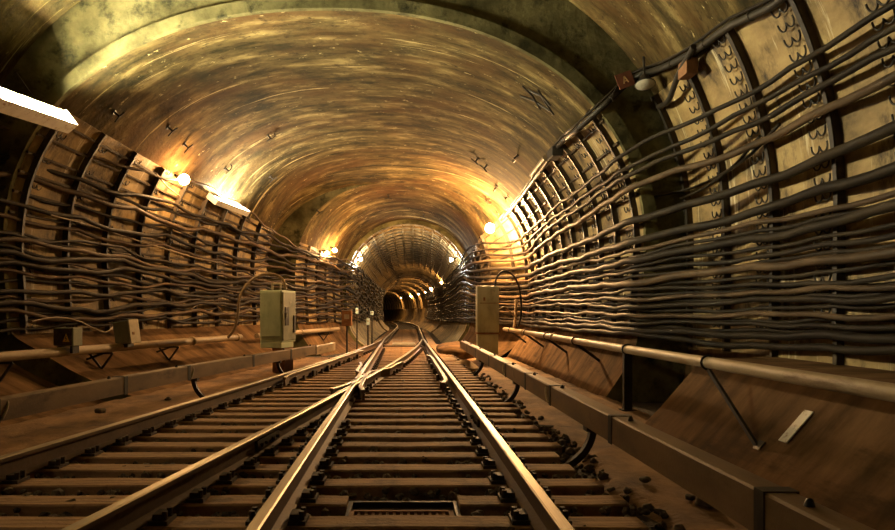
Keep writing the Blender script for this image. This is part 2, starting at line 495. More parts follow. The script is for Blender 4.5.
def strip(name, fl, fr, ztop, a, b, m, nx=14):
    mb = MB(); rows = []
    for Y in frange(a, b, .2):
        x0, x1 = fl(Y), fr(Y); row = []
        for i in range(nx + 1):
            t = i / nx; x = lerp(x0, x1, t)
            edge = min(1, t / .12, (1 - t) / .05)
            row.append(Vector((x, Y, lerp(-.43, ztop, edge) + .012 * wob(x, Y, 1.7) * edge)))
        rows.append(row)
    mb.grid(rows, 0, True)
    return struct(mb.build(name, m))
strip('floor_walkway_right', lambda Y: 1.72 + .1 * math.sin(Y * 1.9) + .06 * math.sin(Y * 5.3), lambda Y: min(xwall(Y, -.36, 1) + .1, 3.6), -.345, 1.0, 21.5, M['dirt'])
def lfl(Y): return branchx(Y) - 1.42 + .08 * math.sin(Y * 2.3)
strip('floor_walkway_left', lfl, lambda Y: max(xwall(Y, -.34, -1) - .05, branchx(Y) - 3.2), -.30, 3.0, 21.0, M['dirt'])

# ballast stones: nobody could count them
mb = MB()
ico = [(0, 0, 1), (.894, 0, .447), (.276, .851, .447), (-.724, .526, .447), (-.724, -.526, .447), (.276, -.851, .447),
       (.724, .526, -.447), (-.276, .851, -.447), (-.894, 0, -.447), (-.276, -.851, -.447), (.724, -.526, -.447), (0, 0, -1)]
icf = [(0, 1, 2), (0, 2, 3), (0, 3, 4), (0, 4, 5), (0, 5, 1), (1, 6, 2), (2, 7, 3), (3, 8, 4), (4, 9, 5), (5, 10, 1),
       (2, 6, 7), (3, 7, 8), (4, 8, 9), (5, 9, 10), (1, 10, 6), (7, 6, 11), (8, 7, 11), (9, 8, 11), (10, 9, 11), (6, 10, 11)]
for i in range(9500):
    Y = 3.2 + 19 * R.random() ** 1.7
    x0 = branchx(Y) - 1.75; x1 = 1.9
    X = R.uniform(x0, x1)
    edge_r = X > 1.5
    s = R.uniform(.02, .045) * (1.15 if edge_r else 1)
    z = R.uniform(-.28, -.215) if branchx(Y) - 1.45 < X < 1.5 else R.uniform(-.40, -.34)
    # keep the drain pit clear
    if -.42 < X < .42 and 4.05 < Y < 4.75: continue
    if edge_r and R.random() < .35: continue
    rot = Matrix.Rotation(R.uniform(0, 6), 3, 'Z') @ Matrix.Rotation(R.uniform(0, 6), 3, 'X')
    sx, sy, sz = s * R.uniform(.8, 1.4), s * R.uniform(.8, 1.3), s * R.uniform(.6, 1)
    vs = [rot @ Vector((a * sx * R.uniform(.85, 1.1), b * sy, c * sz)) + Vector((X, Y, z)) for a, b, c in ico]
    mb.add(vs, icf, 0)
tag(mb.build('ballast_stones', M['stone']), 'dark loose ballast stones lying between the wooden sleepers', 'ballast', kind='stuff')

# ------------------------------------------------------------------ sleepers
SZ = -.185; SH = .16; SW = .235
def plate_mesh():
    m = MB()
    m.box((0, 0, .012), (.36, .17, .024))
    for s in (-1, 1):
        m.box((s * .11, 0, .04), (.06, .12, .04)); m.cyl((s * .15, .04, .02), (s * .15, .04, .075), .018, 8); m.cyl((s * .15, -.04, .02), (s * .15, -.04, .075), .018, 8)
    o = m.build('baseplate', M['plate']); me = o.data; bpy.data.objects.remove(o); return me
PLATE = plate_mesh()
RAILX = (-.767, .838)
def sleeper(Y, x0, x1, rails, label, group, tilt=0, seed=0):
    rr = random.Random(seed); m = MB()
    n = 10; rows = []
    pr = [(-SW / 2, -SH), (SW / 2, -SH), (SW / 2, -.012), (SW / 2 - .012, 0), (-SW / 2 + .012, 0), (-SW / 2, -.012)]
    fr = []
    for i in range(n + 1):
        x = lerp(x0, x1, i / n)
        fr.append((Vector((x, rr.uniform(-.006, .006) + tilt * (x - (x0 + x1) / 2), rr.uniform(-.004, .004))), Vector((0, 1, 0)), Vector((0, 0, 1))))
    m.sweep(pr, fr, 0)
    o = m.build('sleeper', M['wood']); o.location = (0, Y, SZ)
    tag(o, label, 'sleeper', group)
    for x in rails:
        p = bpy.data.objects.new('baseplate', PLATE); COL.objects.link(p); p.parent = o; p.location = (x, tilt * (x - (x0 + x1) / 2), .001)
    return o
PIT = (-.36, .36, 4.28, 4.62)
k = 0; Y = 4.17 - .49 * 2
ys = []
while Y < 50:
    ys.append(Y); Y += .49 if Y < 30 else .6
gi = 0
for i, Y in enumerate(ys):
    if Y < 27.5:
        rails = [RAILX[1], branchx(Y) - .8]
        if not (10.9 < Y < 13.8): rails += [RAILX[0], branchx(Y) + .8]
        else: rails += [(RAILX[0] + branchx(Y) + .8) / 2]
        rails.sort()
        rails = [r for q, r in enumerate(rails) if q == 0 or r - rails[q - 1] > .3]
        x0 = branchx(Y) - 1.33 - R.uniform(0, .12); x1 = 1.44 + R.uniform(-.05, .12)
        if abs(Y - 4.66) < .1:      # cut by the drain pit
            sleeper(Y, x0, PIT[0] - .02, [r for r in rails if r < -.5], 'sleeper cut short at the left edge of the drain grating', 'wooden sleepers of the turnout', 0, i)
            sleeper(Y, PIT[1] + .02, x1, [r for r in rails if r > .5], 'short sleeper to the right of the drain grating', 'wooden sleepers of the turnout', 0, 900 + i)
            continue
        if Y < 4.66:
            lab = ordinal(sum(1 for q in ys if Y <= q < 4.5)) + ' wooden sleeper on the near side of the drain grating'
        else:
            gi += 1; lab = ordinal(gi) + ' long wooden sleeper beyond the drain grating'
        sleeper(Y, x0, x1, rails, lab, 'wooden sleepers of the turnout', R.uniform(-.004, .004), i)
    else:
        c = trackx(Y); gi += 1
        sleeper(Y, c - 1.3, c + 1.3, [c - .803, c + .803], ordinal(gi) + ' wooden sleeper beyond the drain grating, towards the far tunnel', 'wooden sleepers of the far track', 0, i)

# ------------------------------------------------------------------ rails
HEAD = [(-.075, -.175), (.075, -.175), (.075, -.163), (.014, -.143), (.009, -.05), (.036, -.036), (.037, -.008), (.028, 0), (-.028, 0), (-.037, -.008), (-.036, -.036), (-.009, -.05), (-.014, -.143), (-.075, -.163)]
HM = [0, 0, 0, 0, 0, 0, 1, 1, 1, 0, 0, 0, 0, 0]
BLADE = [(-.02, -.15), (.02, -.15), (.012, -.05), (.03, -.036), (.031, -.006), (.024, 0), (-.024, 0), (-.031, -.006), (-.03, -.036), (-.012, -.05)]
BM = [0, 0, 0, 0, 1, 1, 1, 0, 0, 0]
def railframes(fx, a, b, step=.6):
    fr = []
    for Y in frange(a, b, step):
        d = Vector((fx(Y + .05) - fx(Y - .05), .1, 0)).normalized()
        fr.append((Vector((fx(Y), Y, 0)), Vector((d.y, -d.x, 0)), Vector((0, 0, 1))))
    return fr
def rail(name, fx, a, b, label, prof=HEAD, pm=HM, cat='rail', parent=None, step=.6):
    m = MB(); m.sweep(prof, railframes(fx, a, b, step), pm)
    o = m.build(name, [M['railrust'], M['steel']], parent)
    if label: tag(o, label, cat)
    return o
def fishplate(parent, fx, Y, side):
    m = MB(); d = Vector((fx(Y + .1) - fx(Y - .1), .2, 0)).normalized(); nx = Vector((d.y, -d.x, 0)) * side
    c = Vector((fx(Y), Y, -.095)) + nx * .024
    m.bar(c - d * .3, c + d * .3, .03, .085)
    for k in (-.22, -.1, .1, .22):
        q = c + d * k; m.cyl(q, q + nx * .045, .016, 8)
    return m.build('fishplate', M['plate'], parent)
mr = rail('running_rail', lambda Y: .838 + (trackx(Y) - .036), 1.2, 110, 'shiny right-hand rail of the main track, running from bottom centre to the far tunnel')
for Y, s in ((7.6, -1), (7.6, 1)): fishplate(mr, lambda Y: .838, Y, s)
ml = rail('running_rail', lambda Y: -.767, 1.2, 11.3, 'left-hand rail of the main track between the foreground and the crossing frog')
ml2 = rail('running_rail', lambda Y: -.767 + (trackx(Y) - .036), 13.6, 110, 'left-hand rail of the main track beyond the crossing frog')
bl = rail('running_rail', lambda Y: branchx(Y) - .8, .8, 24.5, 'leftmost running rail, outer rail of the branch track')
br = rail('running_rail', lambda Y: branchx(Y) + .8, .8, 11.3, 'inner rail of the branch track from the lower left to the crossing frog')
fishplate(br, lambda Y: branchx(Y) + .8, 6.35, 1); fishplate(br, lambda Y: branchx(Y) + .8, 6.35, -1)
cr = rail('closure_rail', lambda Y: branchx(Y) + .8, 13.6, 24.0, 'curved closure rail sweeping from the frog towards the right-hand rail')
rail('switch_blade', lambda Y: branchx(Y) + .8 - .02, 24.05, 27.6, None, BLADE, BM, 'switch blade', cr, step=.4)
rail('switch_blade', lambda Y: branchx(Y) - .8 - .02, 24.55, 27.0, None, BLADE, BM, 'switch blade', bl, step=.4)
# frog
fg = empty('crossing_frog', (-.767, 12.4, -.18), 'steel crossing frog where the branch rail cuts through the left-hand rail', 'rail crossing')
m = MB(); m.sweep(HEAD, railframes(lambda Y: -.767, 11.34, 13.56, .4), HM)
m.build('main_leg', [M['railrust'], M['steel']], fg)
m = MB(); m.sweep(HEAD, railframes(lambda Y: branchx(Y) + .8, 11.34, 13.56, .4), HM)
m.build('branch_leg', [M['railrust'], M['steel']], fg)
def wing(xs):
    m = MB(); pts = [Vector((x, y, 0)) for x, y in xs]; fr = []
    for i, p in enumerate(pts):
        d = (pts[min(i + 1, len(pts) - 1)] - pts[max(i - 1, 0)]).normalized()
        fr.append((p, Vector((d.y, -d.x, 0)), Vector((0, 0, 1))))
    m.sweep(BLADE, fr, BM); return m
bx = lambda Y: branchx(Y) + .8
wing([(-.56, 9.6), (-.64, 10.2), (-.655, 12.2), (-.62, 12.7), (bx(13.4) + .12, 13.4), (bx(14.6) + .12, 14.6), (bx(15.2) + .18, 15.2)]).build('wing_rail', [M['railrust'], M['steel']], fg)
wing([(bx(9.8) - .2, 9.8), (bx(10.4) - .12, 10.4), (bx(12.0) - .11, 12.0), (-.88, 12.9), (-.885, 14.4), (-.95, 15.0)]).build('wing_rail', [M['railrust'], M['steel']], fg)
def guard(fx, a, b, off, label):
    ys_ = [a, a + .5, a + .9] + frange(a + 1.2, b - 1.2, .8) + [b - .9, b - .5, b]
    m = MB(); pts = []
    for Y in ys_:
        e = 0
        if Y < a + .6: e = .09 * (a + .6 - Y) / .6
        if Y > b - .6: e = .09 * (Y - b + .6) / .6
        pts.append(Vector((fx(Y) + off + math.copysign(e, off), Y, .0)))
    fr = []
    for i, p in enumerate(pts):
        d = (pts[min(i + 1, len(pts) - 1)] - pts[max(i - 1, 0)]).normalized()
        fr.append((p, Vector((d.y, -d.x, 0)), Vector((0, 0, 1))))
    m.sweep(BLADE, fr, BM)
    g = m.build('guard_rail', [M['railrust'], M['steel']]); tag(g, label, 'guard rail')
    for Y in frange(a + .8, b - .8, 1.2):
        m = MB(); m.box((fx(Y) + off * 1.55, Y, -.12), (.05, .2, .11)); m.build('chair_block', M['plate'], g)
guard(lambda Y: .838, 10.6, 17.5, -.125, 'short guard rail beside the shiny right-hand rail, opposite the frog')
guard(lambda Y: branchx(Y) - .8, 11.5, 19.5, .125, 'guard rail beside the outer rail of the branch track')
# switch rods
m = MB(); m.box((.03, 25.6, -.10), (.86, .9, .05)); m.box((.03, 25.2, -.068), (.8, .1, .02)); m.box((.03, 26.0, -.068), (.8, .1, .02))
tag(m.build('switch_cover', M['grey'], bevel=.01), 'pale flat cover plate lying between the rails at the switch blades', 'switch cover')
m = MB(); m.cyl((-.70, 24.6, -.13), (.76, 24.6, -.13), .022, 8); m.box((-.70, 24.6, -.13), (.05, .1, .06)); m.box((.76, 24.6, -.13), (.05, .1, .06))
tag(m.build('stretcher_bar', M['strap']), 'thin iron stretcher bar just in front of the pale switch cover', 'stretcher bar')

# drain grating
g = empty('drain_grating', (0, 4.45, -.2), 'rusty metal drain grating set between the rails at bottom centre', 'grating')
m = MB()
x0, x1, y0, y1 = -.33, .31, 4.18, 4.42
for a, b in (((x0, y0), (x1, y0)), ((x0, y1), (x1, y1)), ((x0, y0), (x0, y1)), ((x1, y0), (x1, y1))):
    m.bar((a[0], a[1], -.205), (b[0], b[1], -.205), .03, .03)
m.build('frame', M['rust'], g)
m = MB()
for i in range(1, 14):
    x = lerp(x0, x1, i / 14); m.bar((x, y0, -.208), (x, y1, -.208), .018, .02)
for i in range(1, 3):
    y = lerp(y0, y1, i / 3); m.bar((x0, y, -.206), (x1, y, -.206), .014, .018)
m.build('bars', M['rust'], g)
m = MB()
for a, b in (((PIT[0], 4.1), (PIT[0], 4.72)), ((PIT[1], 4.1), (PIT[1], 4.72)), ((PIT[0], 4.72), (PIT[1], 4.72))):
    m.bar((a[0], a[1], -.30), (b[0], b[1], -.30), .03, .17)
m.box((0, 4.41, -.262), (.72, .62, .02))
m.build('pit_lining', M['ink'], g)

# ------------------------------------------------------------------ conductor rail covers
def cover_line(name, fx, joints, zt, zb, w, label, lablist, brackets, side, far_cap):
    """box cover over a conductor rail, cut into lengths; each length with its straps is a part"""
    root = empty(name, (fx(joints[0]), joints[0], zb), label, 'conductor rail')
    for i, (a, b) in enumerate(zip(joints, joints[1:])):
        m = MB(); fr = railframes(fx, a + .006, b - .006, .8)
        m.sweep([(-w / 2, zb), (-w / 2, zt - .012), (-w / 2 + .012, zt), (w / 2 - .012, zt), (w / 2, zt - .012), (w / 2, zb), (w / 2 - .025, zb), (w / 2 - .025, zt - .03), (-w / 2 + .025, zt - .03), (-w / 2 + .025, zb)], fr, 0)
        cv = m.build('cover', M['cover'], root)
        for Y in (a + .02, b - .02):
            m = MB(); f0 = railframes(fx, Y - .022, Y + .022, .1)
            m.sweep([(-w / 2 - .006, zb - .01), (-w / 2 - .006, zt + .006), (w / 2 + .006, zt + .006), (w / 2 + .006, zb - .01), (w / 2, zb - .01), (w / 2, zt), (-w / 2, zt), (-w / 2, zb - .01)], f0, 0)
            m.build('strap', M['strap'], cv)
        m = MB(); Y = b - .25; m.lathe((fx(Y), Y, zt), [(.0, .035), (.014, .03), (.02, .012), (.022, 0)], 8)
        m.build('bolt', M['strap'], cv)
    m = MB(); m.sweep([(-.03, zb + .02), (.03, zb + .02), (.03, zb + .12), (-.03, zb + .12)], railframes(fx, joints[0], joints[-1], .8), 0)
    m.build('contact_rail', M['railrust'], root)
    for Y in brackets:
        m = MB(); x = fx(Y); s = side
        P = []
        for t in [i / 14 for i in range(15)]:
            a = t * math.pi * .55
            P.append((x - s * (.42 * (1 - math.cos(a)) * 1.15 - .0), Y, zb + .02 - .40 * math.sin(a) - .03))
        fr = []
        for i, p in enumerate(P):
            p = Vector(p); q = Vector(P[min(i + 1, 14)]) - Vector(P[max(i - 1, 0)])
            q.normalize(); n2 = Vector((q.z, 0, -q.x))
            fr.append((p, Vector((0, 1, 0)), n2))
        m.sweep([(-.035, -.028), (.035, -.028), (.035, .028), (-.035, .028)], fr, 0)
        m.box((x, Y, zb - .01), (.14, .12, .06))
        m.build('bracket', M['strap'], root)
    for Y in [joints[i] for i in lablist]:
        m = MB(); x = fx(Y) - side * (w / 2 + .012)
        P = [(x - side * .012 * math.sin(t * math.pi), Y + .10 + .04 * math.cos(t * math.pi * 1.0), lerp(zt - .03, zb + .02, t)) for t in [i / 8 for i in range(9)]]
        m.tube(P, .012, 6); m.build('clamp_hook', M['bone'], root)
    return root
XR = 1.674
cover_line('conductor_rail', lambda Y: XR, [1.0, 3.05, 5.25, 7.4, 8.9, 10.6, 12.7, 15.0, 17.0, 19.0], .30, .094, .148,
           'long brown boxed conductor rail cover on the right, running down to the bottom right corner', [3, 5], [6.0, 9.9, 14.3], 1, True)
def lbx(Y): return interp(Y, [(-2, -4.75), (6.55, -3.73), (8.5, -3.48), (10.56, -3.18), (13, -2.77), (15.5, -2.3), (18, -1.92)])
cover_line('conductor_rail', lbx, [2.6, 4.6, 6.2, 8.4, 10.1, 12.6, 14.6, 16.4], .30, .094, .148,
           'brown boxed conductor rail cover on the left, alongside the branch track', [2, 4], [5.2, 10.4, 14.0], -1, True)
# tan ramp at the far end of the left conductor rail
m = MB(); m.sweep([(-.07, .06), (.07, .06), (.07, .27), (-.07, .27)], railframes(lbx, 16.45, 18.6, .5), 0)
tag(m.build('conductor_ramp', M['pipe'], bevel=.01), 'pale tan end ramp at the far end of the left conductor rail cover', 'conductor ramp')

# ------------------------------------------------------------------ pipes
def piperun(name, pts, r, label, collars, braces=None):
    m = MB(); m.tube(pts, r, 18)
    o = m.build(name, M['pipe']); tag(o, label, 'pipe')
    for p, d in collars:
        m = MB(); d = Vector(d).normalized(); p = Vector(p)
        m.tube([p - d * .05, p - d * .045, p + d * .045, p + d * .05], [r + .004, r + .022, r + .022, r + .004], 18)
        m.build('collar', M['pipe'], o)
    return o
def rpz(Y): return interp(Y, [(2, .56), (10, .55), (22.2, .545)])
RP = 3.3
pr = piperun('wall_pipe', [(RP, Y, rpz(Y)) for Y in frange(1.5, 22.1, 1.5)], .064, 'long pale pipe running along the foot of the right wall',
             [((RP, Y, rpz(Y)), (0, 1, 0)) for Y in (4.4, 14.9, 18.6)])
def ubolt(parent, p, r):
    m = MB(); P = []
    for i in range(13):
        a = math.pi * 2 * i / 12; P.append((p[0] + (r + .012) * math.cos(a), p[1], p[2] + (r + .012) * math.sin(a)))
    m.tube(P, .012, 6, caps=False); return m.build('pipe_clamp', M['strap'], parent)
for n_, Y in enumerate((7.36, 13.0, 15.6, 18.2, 20.8)):
    xb = xwall(Y, .15, 1) if Y > Y1 else 3.80
    zf = .15 if Y > Y1 else -.345
    st = MB()
    if n_ == 0: st.bar((RP, 7.36, .49), (3.27, 6.28, -.14), .045, .03, (1, 0, 0)); st.box((3.28, 6.25, -.13), (.1, .1, .03), Matrix.Rotation(-.85, 3, 'Y'))
    else: st.bar((RP + .01, Y, rpz(Y) - .06), (xb + .03, Y + .05, zf), .05, .03, (0, 1, 0))
    so = st.build('pipe_strut', M['strap'])
    nm = ['long thin black strut bracing the right pipe above the concrete slope', 'black strut under the right pipe, nearest beyond the upright post', 'second black strut under the right pipe beyond the upright post',
          'third black strut under the right pipe beyond the upright post', 'black strut under the right pipe beside the olive cabinet'][n_]
    tag(so, nm, 'strut'); ubolt(so, (RP, Y, rpz(Y)), .064)
m = MB(); m.box((RP, 10.0, .06), (.12, .08, .86)); m.box((RP, 10.0, -.345), (.2, .18, .03))
po = tag(m.build('pipe_post', M['strap']), 'upright flat black post holding up the right pipe', 'post'); ubolt(po, (RP, 10.0, .55), .064)
# left pipe
def lpx(Y): return -5.82 + .207 * (Y - 9.82)
lp = piperun('wall_pipe', [(lpx(Y), Y, .45) for Y in frange(6.0, 17.6, 1.2)], .075, 'long pale pipe along the foot of the left wall, in front of the green cabinet',
             [((lpx(Y), Y, .45), (.207, 1, 0)) for Y in (15.2, 17.4)])
lp2 = piperun('wall_pipe', [(lpx(Y), Y, .45) for Y in frange(18.6, 26.0, 1.0)], .07, 'rust-lit pipe on the left wall beyond the green cabinet',
              [((lpx(22.0), 22.0, .45), (.207, 1, 0))])
for Y, lab in ((14.4, 'triangular black bracket under the left pipe near the green cabinet'), (9.9, 'black bracket under the left pipe below the warning box'), (12.2, 'black bracket under the left pipe below the pale switch box'), (21.0, 'black bracket under the pipe beyond the green cabinet'), (24.5, 'far black bracket under the pipe beyond the green cabinet')):
    x = lpx(Y); zf = .02
    m = MB(); m.bar((x, Y, .375), (x - .35, Y, .25), .035, .03, (0, 1, 0))
    m.bar((x + .12, Y, .36), (x - .3, Y, .36), .035, .03, (0, 1, 0)); m.bar((x + .12, Y, .36), (x - .08, Y, .08), .035, .03, (0, 1, 0)); m.bar((x - .3, Y, .36), (x - .08, Y, .08), .035, .03, (0, 1, 0))
    tag(m.build('pipe_bracket', M['strap']), lab, 'bracket')

# ------------------------------------------------------------------ cables
def smooth_path(ctrl, step=.35):
    pts = []
    for i in range(len(ctrl) - 1):
        p0 = ctrl[max(i - 1, 0)]; p1 = ctrl[i]; p2 = ctrl[i + 1]; p3 = ctrl[min(i + 2, len(ctrl) - 1)]
        n = max(2, int((p2 - p1).length / step))
        for k in range(n):
            t = k / n
            l1 = max((p1 - p0).length, 1e-3); l2 = (p2 - p1).length; l3 = max((p3 - p2).length, 1e-3)
            m1 = ((p2 - p1) / l2 + ((p1 - p0) / l1 if i else (p2 - p1) / l2)) * .5 * l2
            m2 = ((p2 - p1) / l2 + ((p3 - p2) / l3 if i + 2 < len(ctrl) else (p2 - p1) / l2)) * .5 * l2
            pts.append(p1 * (2 * t**3 - 3 * t**2 + 1) + m1 * (t**3 - 2 * t**2 + t) + p2 * (-2 * t**3 + 3 * t**2) + m2 * (t**3 - t**2))
    pts.append(ctrl[-1]); return pts
def cable(name, ctrl, r, label, m_, group, sag=.03, seed=0, bands=0, wig=.02, side=1):
    rr = random.Random(seed); ph = rr.uniform(0, 6); ph2 = rr.uniform(0, 6)
    pts = smooth_path(ctrl); out = []
    sgn = rr.uniform(1.05, 1.3)
    for p in pts:
        dz = -sag * abs(math.sin((p.y) * math.pi / 1.3 + ph * .1)) + wig * math.sin(p.y * sgn + ph) + wig * .8 * math.sin(p.y * 2.3 + ph2)
        out.append(p + Vector((0, 0, dz)))
    m = MB(); m.tube(out, r, 8)
    if bands:
        for i in range(2, len(out) - 2, 4):
            d = (out[i + 1] - out[i - 1]).normalized(); p = out[i]
            m.tube([p - d * .02, p + d * .02], r + .008, 8)
    o = m.build(name, m_); tag(o, label, 'cable', group)
    return o
RC = [  # y at x = 895, 770, 640, 560, 528 ; radius ; material
    (6, 82, 155, 206, 240, .030, 0), (29, 100, 167, 215, 247, .030, 0), (51, 115, 174, 222, 253, .034, 0), (80, 138, 187, 235, 259, .045, 1),
    (133, 180, 219, 253, 268, .055, 0), (171, 208, 240, 264, 276, .055, 0), (195, 222, 248, 270, 281, .03, 1), (211, 238, 259, 278, 286, .052, 0),
    (238, 255, 270, 284, 291, .03, 0), (253, 267, 281, 290, 296, .05, 1), (277, 284, 289, 296, 301, .028, 0), (287, 291, 298, 300, 304, .03, 1), (296, 300, 306, 304, 307, .034, 0),
    (314, 314, 314, 312, 312, .032, 1), (325, 323, 322, 319, 318, .028, 0),
    (337, 334, 328, 323, 321, .045, 0), (349, 344, 333, 327, 324, .04, 0)]
EX = []
for (p_, q_) in zip(RC[3:], RC[4:]):
    if q_[2] > 250 and q_[2] - p_[2] > 5.5:
        EX.append(tuple((p_[k] * .5 + q_[k] * .5) for k in range(5)) + (.026, 0))
RC = [(a, b, c, d, e, r * 1.12, mm) for a, b, c, d, e, r, mm in RC] + EX
RC.sort(key=lambda t: t[2])
NR = len(RC)
for i, (a, b, c, d, e, r, mm) in enumerate(RC):
    off = .13 + r + (.05 if r > .03 else -.03)
    p1 = hit(895, a, off); p2 = hit(770, b, off)
    p3 = ray(640, c, Y1 - .3); p3.x = min(p3.x, xwall(Y1 + .1, p3.z, 1) - off) if p3.z < 5 else p3.x
    p4 = hit(560, d, off); p5 = ray(528, e, Y2 - .35); p5.x = min(p5.x, xwall(Y2 - .3, p5.z, 1) - off)
    p0 = p1 + (p1 - p2).normalized() * 3.2; p0.x = min(p0.x, xwall(p0.y, p0.z, 1) - off)
    q = i / (NR - 1)
    z6 = p5.z + .05; z7 = lerp(3.1, .75, q)
    p6 = Vector((2.95 - off, 23.7, min(z6, 3.7))); p6.x = xwall(24.0, p6.z, 1) - off
    p7 = Vector((xwall(Y3 + .2, z7, 1) - off, Y3 + .2, z7))
    tail = [Vector((xwall(Y, z7 - .25 * clamp((Y - 28) / 22), 1) - off, Y, z7 - .25 * clamp((Y - 28) / 22))) for Y in (34, 42, 49, 50.5, 58, 66)]
    mid = [Vector((xwall(Y, lerp(p3.z, p4.z, (Y - p3.y) / (p4.y - p3.y)), 1) - off, Y, lerp(p3.z, p4.z, (Y - p3.y) / (p4.y - p3.y)))) for Y in (Y1 + .6, Y1 + 2.2) if Y < p4.y - 1]
    mid2 = [Vector((xwall(Y, lerp(p4.z, p5.z, (Y - p4.y) / (p5.y - p4.y)), 1) - off, Y, lerp(p4.z, p5.z, (Y - p4.y) / (p5.y - p4.y)))) for Y in (p4.y + 2, p4.y + 4) if Y < p5.y - 1]
    lab = ['topmost thin black cable on the right wall', None][0] if i == 0 else ordinal(i + 1) + (' thick' if r > .045 else '') + (' dark' if mm == 0 else ' brown') + ' cable from the top on the right wall'
    cable('wall_cable', [p0, p1, p2, p3] + mid + [p4] + mid2 + [p5, p6, p7] + tail, r, lab, [M['cable'], M['cablebrown']][mm], 'cables along the right wall', .03, 100 + i, 0, .015)
LC = [(124, 158, 195), (151, 185, 222), (158, 191, 228), (171, 202, 236), (184, 213, 244), (198, 224, 253), (213, 236, 261), (229, 248, 271),
      (239, 255, 276), (250, 263, 281), (261, 271, 286), (271, 280, 291), (288, 291, 296), (303, 306, 301), (312, 315, 310), (325, 321, 319)]
EX = []
for n_, (p_, q_) in enumerate(zip(LC[1:], LC[2:])):
    if p_[1] > 245: EX.append(tuple((p_[k] * .5 + q_[k] * .5) for k in range(3)))
LC = sorted(LC + EX, key=lambda t: t[1])
NL = len(LC)
for i, (a, b, c) in enumerate(LC):
    r = [.03, .042, .034, .05, .028, .044, .038, .03][i % 8]; off = .12 + r + (.06 if i % 2 else 0)
    p1 = hit(0, a, off, 6); p2 = hit(112, b, off, 8); p3 = hit(228, c, off, 12)
    p0 = p1 + (p1 - p2) * .35
    z5 = min(p3.z - .1, 3.4); z5 = lerp(3.3, .85, i / (NL - 1)) * .5 + z5 * .5
    p5 = Vector((xwall(Y2, z5, -1) + 1.0 + off, Y2, z5))
    z7 = lerp(3.1, .8, i / (NL - 1))
    p6 = Vector((xwall(25.5, lerp(z5, z7, .5), -1) + off, 25.5, lerp(z5, z7, .5)))
    tail = [Vector((xwall(Y, z7 - .25 * clamp((Y - 28) / 22), -1) + off, Y, z7 - .25 * clamp((Y - 28) / 22))) for Y in (Y3 + .2, 34, 42, 49, 50.5, 58)]
    lab = 'topmost cable on the left wall, under the near tube lamp' if i == 0 else ordinal(i + 1) + (' brown' if i % 3 == 0 else ' dark') + ' cable from the top on the left wall'
    cable('wall_cable', [p0, p1, p2, p3, p5, p6] + tail, r, lab, M['cablebrown'] if i % 3 == 0 else M['cable'], 'cables along the left wall', .06, 300 + i, 0, .05)
# loose thinner cables drooping over the lower left wall
for i, (px, lab) in enumerate([([(20, 322), (45, 318), (70, 322), (95, 333), (104, 326)], 'thin loose cable drooping above the warning box'),
                               ([(40, 212), (90, 226), (150, 246), (215, 262)], 'thin slack cable crossing the middle of the left wall'),
                               ([(150, 322), (175, 314), (205, 300), (215, 312), (232, 318)], 'thin loose cable looping low on the left wall near the green cabinet'),
                               ([(148, 168), (160, 182), (172, 192)], 'short pale flex hanging under the left bulb lamp')]):
    P = [hit(x, y, .2, 6) for x, y in px]
    cable('slack_cable', P, .016, lab, M['cabletan'], 'slack cables on the left wall', 0, 500 + i, 0, .012)
for i, (px, lab) in enumerate([([(792, 120), (764, 150), (730, 172), (690, 190), (660, 196)], 'upper slack cable drooping over the right wall beside the pale flange'),
                               ([(772, 132), (748, 160), (716, 184), (690, 196)], 'lower slack cable drooping over the right wall beside the pale flange'),
                               ([(700, 230), (660, 232), (610, 250), (575, 263)], 'slack cable sagging between the thick cables on the right wall'),
                               ([(560, 322), (545, 318), (530, 322), (520, 314)], 'short drooping cable above the right pipe')]):
    P = [hit(x, y, .16, 4) for x, y in px]
    cable('slack_cable', P, .022, lab, M['cable'], 'slack cables on the right wall', 0, 520 + i, 0, .01)

# racks with double hooks, one per lining ring
def hookmesh():
    m = MB(); P = []
    for i in range(25):
        t = i / 24 * 2; k = t % 1
        a = math.pi * (1 - (t if t <= 1 else t - 1))
        x = (0 if t <= 1 else 1) * .15 + .075 + .07 * math.cos(a); z = -.075 * math.sin(a)
        if i == 0: P.append((0, x, .03))
        P.append((0, x, z))
        if i == 24: P.append((0, x, .03))
    m.tube(P, .011, 6)
    o = m.build('hook', M['strap']); me = o.data; bpy.data.objects.remove(o); return me
HOOK = hookmesh()
def rack(Y, side, label, z0, z1, step):
    w = [p for p in resample(wallpts(Y, side, 20), 60) if z0 <= p.z <= z1]
    fr = []
    for o, xa, nr in ribframes(w, side): fr.append((o + nr * .085, xa, nr))
    m = MB(); m.sweep([(-.05, 0), (.02, 0), (.02, .02), (-.05, .02)], fr, 0)
    rk = m.build('cable_rack', M['strap']); tag(rk, label, 'cable rack', 'cable racks on the right wall' if side > 0 else 'cable racks on the left wall')
    L = sum((q - p).length for p, q in zip(w, w[1:])); n = int(L / step)
    for i, (o, xa, nr) in enumerate(ribframes(resample(w, n), side)):
        hk = bpy.data.objects.new('hook', HOOK); COL.objects.link(hk); hk.parent = rk
        hk.location = o + nr * .075 + Vector((0, .40 if side > 0 else .06, 0)); 
        up = Vector((nr.z, 0, -nr.x)); up = up if up.z > 0 else -up
        hk.rotation_euler = Matrix((nr, up.cross(nr), up)).transposed().to_euler()
JAv = [Y for Y in JA if 5.0 < Y < 11.4]
for i, Y in enumerate(sorted(JAv)):
    rack(Y, 1, ordinal(len(JAv) - i) + ' cable rack on the near side of the pale arch rim, right wall', .9, 5.3, .185)
for i, Y in enumerate(JB):
    rack(Y, 1, ordinal(i + 1) + ' cable rack beyond the pale arch rim, right wall', .9, 4.4, .22)
for i, Y in enumerate([q for q in JB if q < 20.8]):
    rack(Y, -1, ordinal(i + 1) + ' cable rack beyond the pale arch rim, left wall', .85, 4.3, .45)

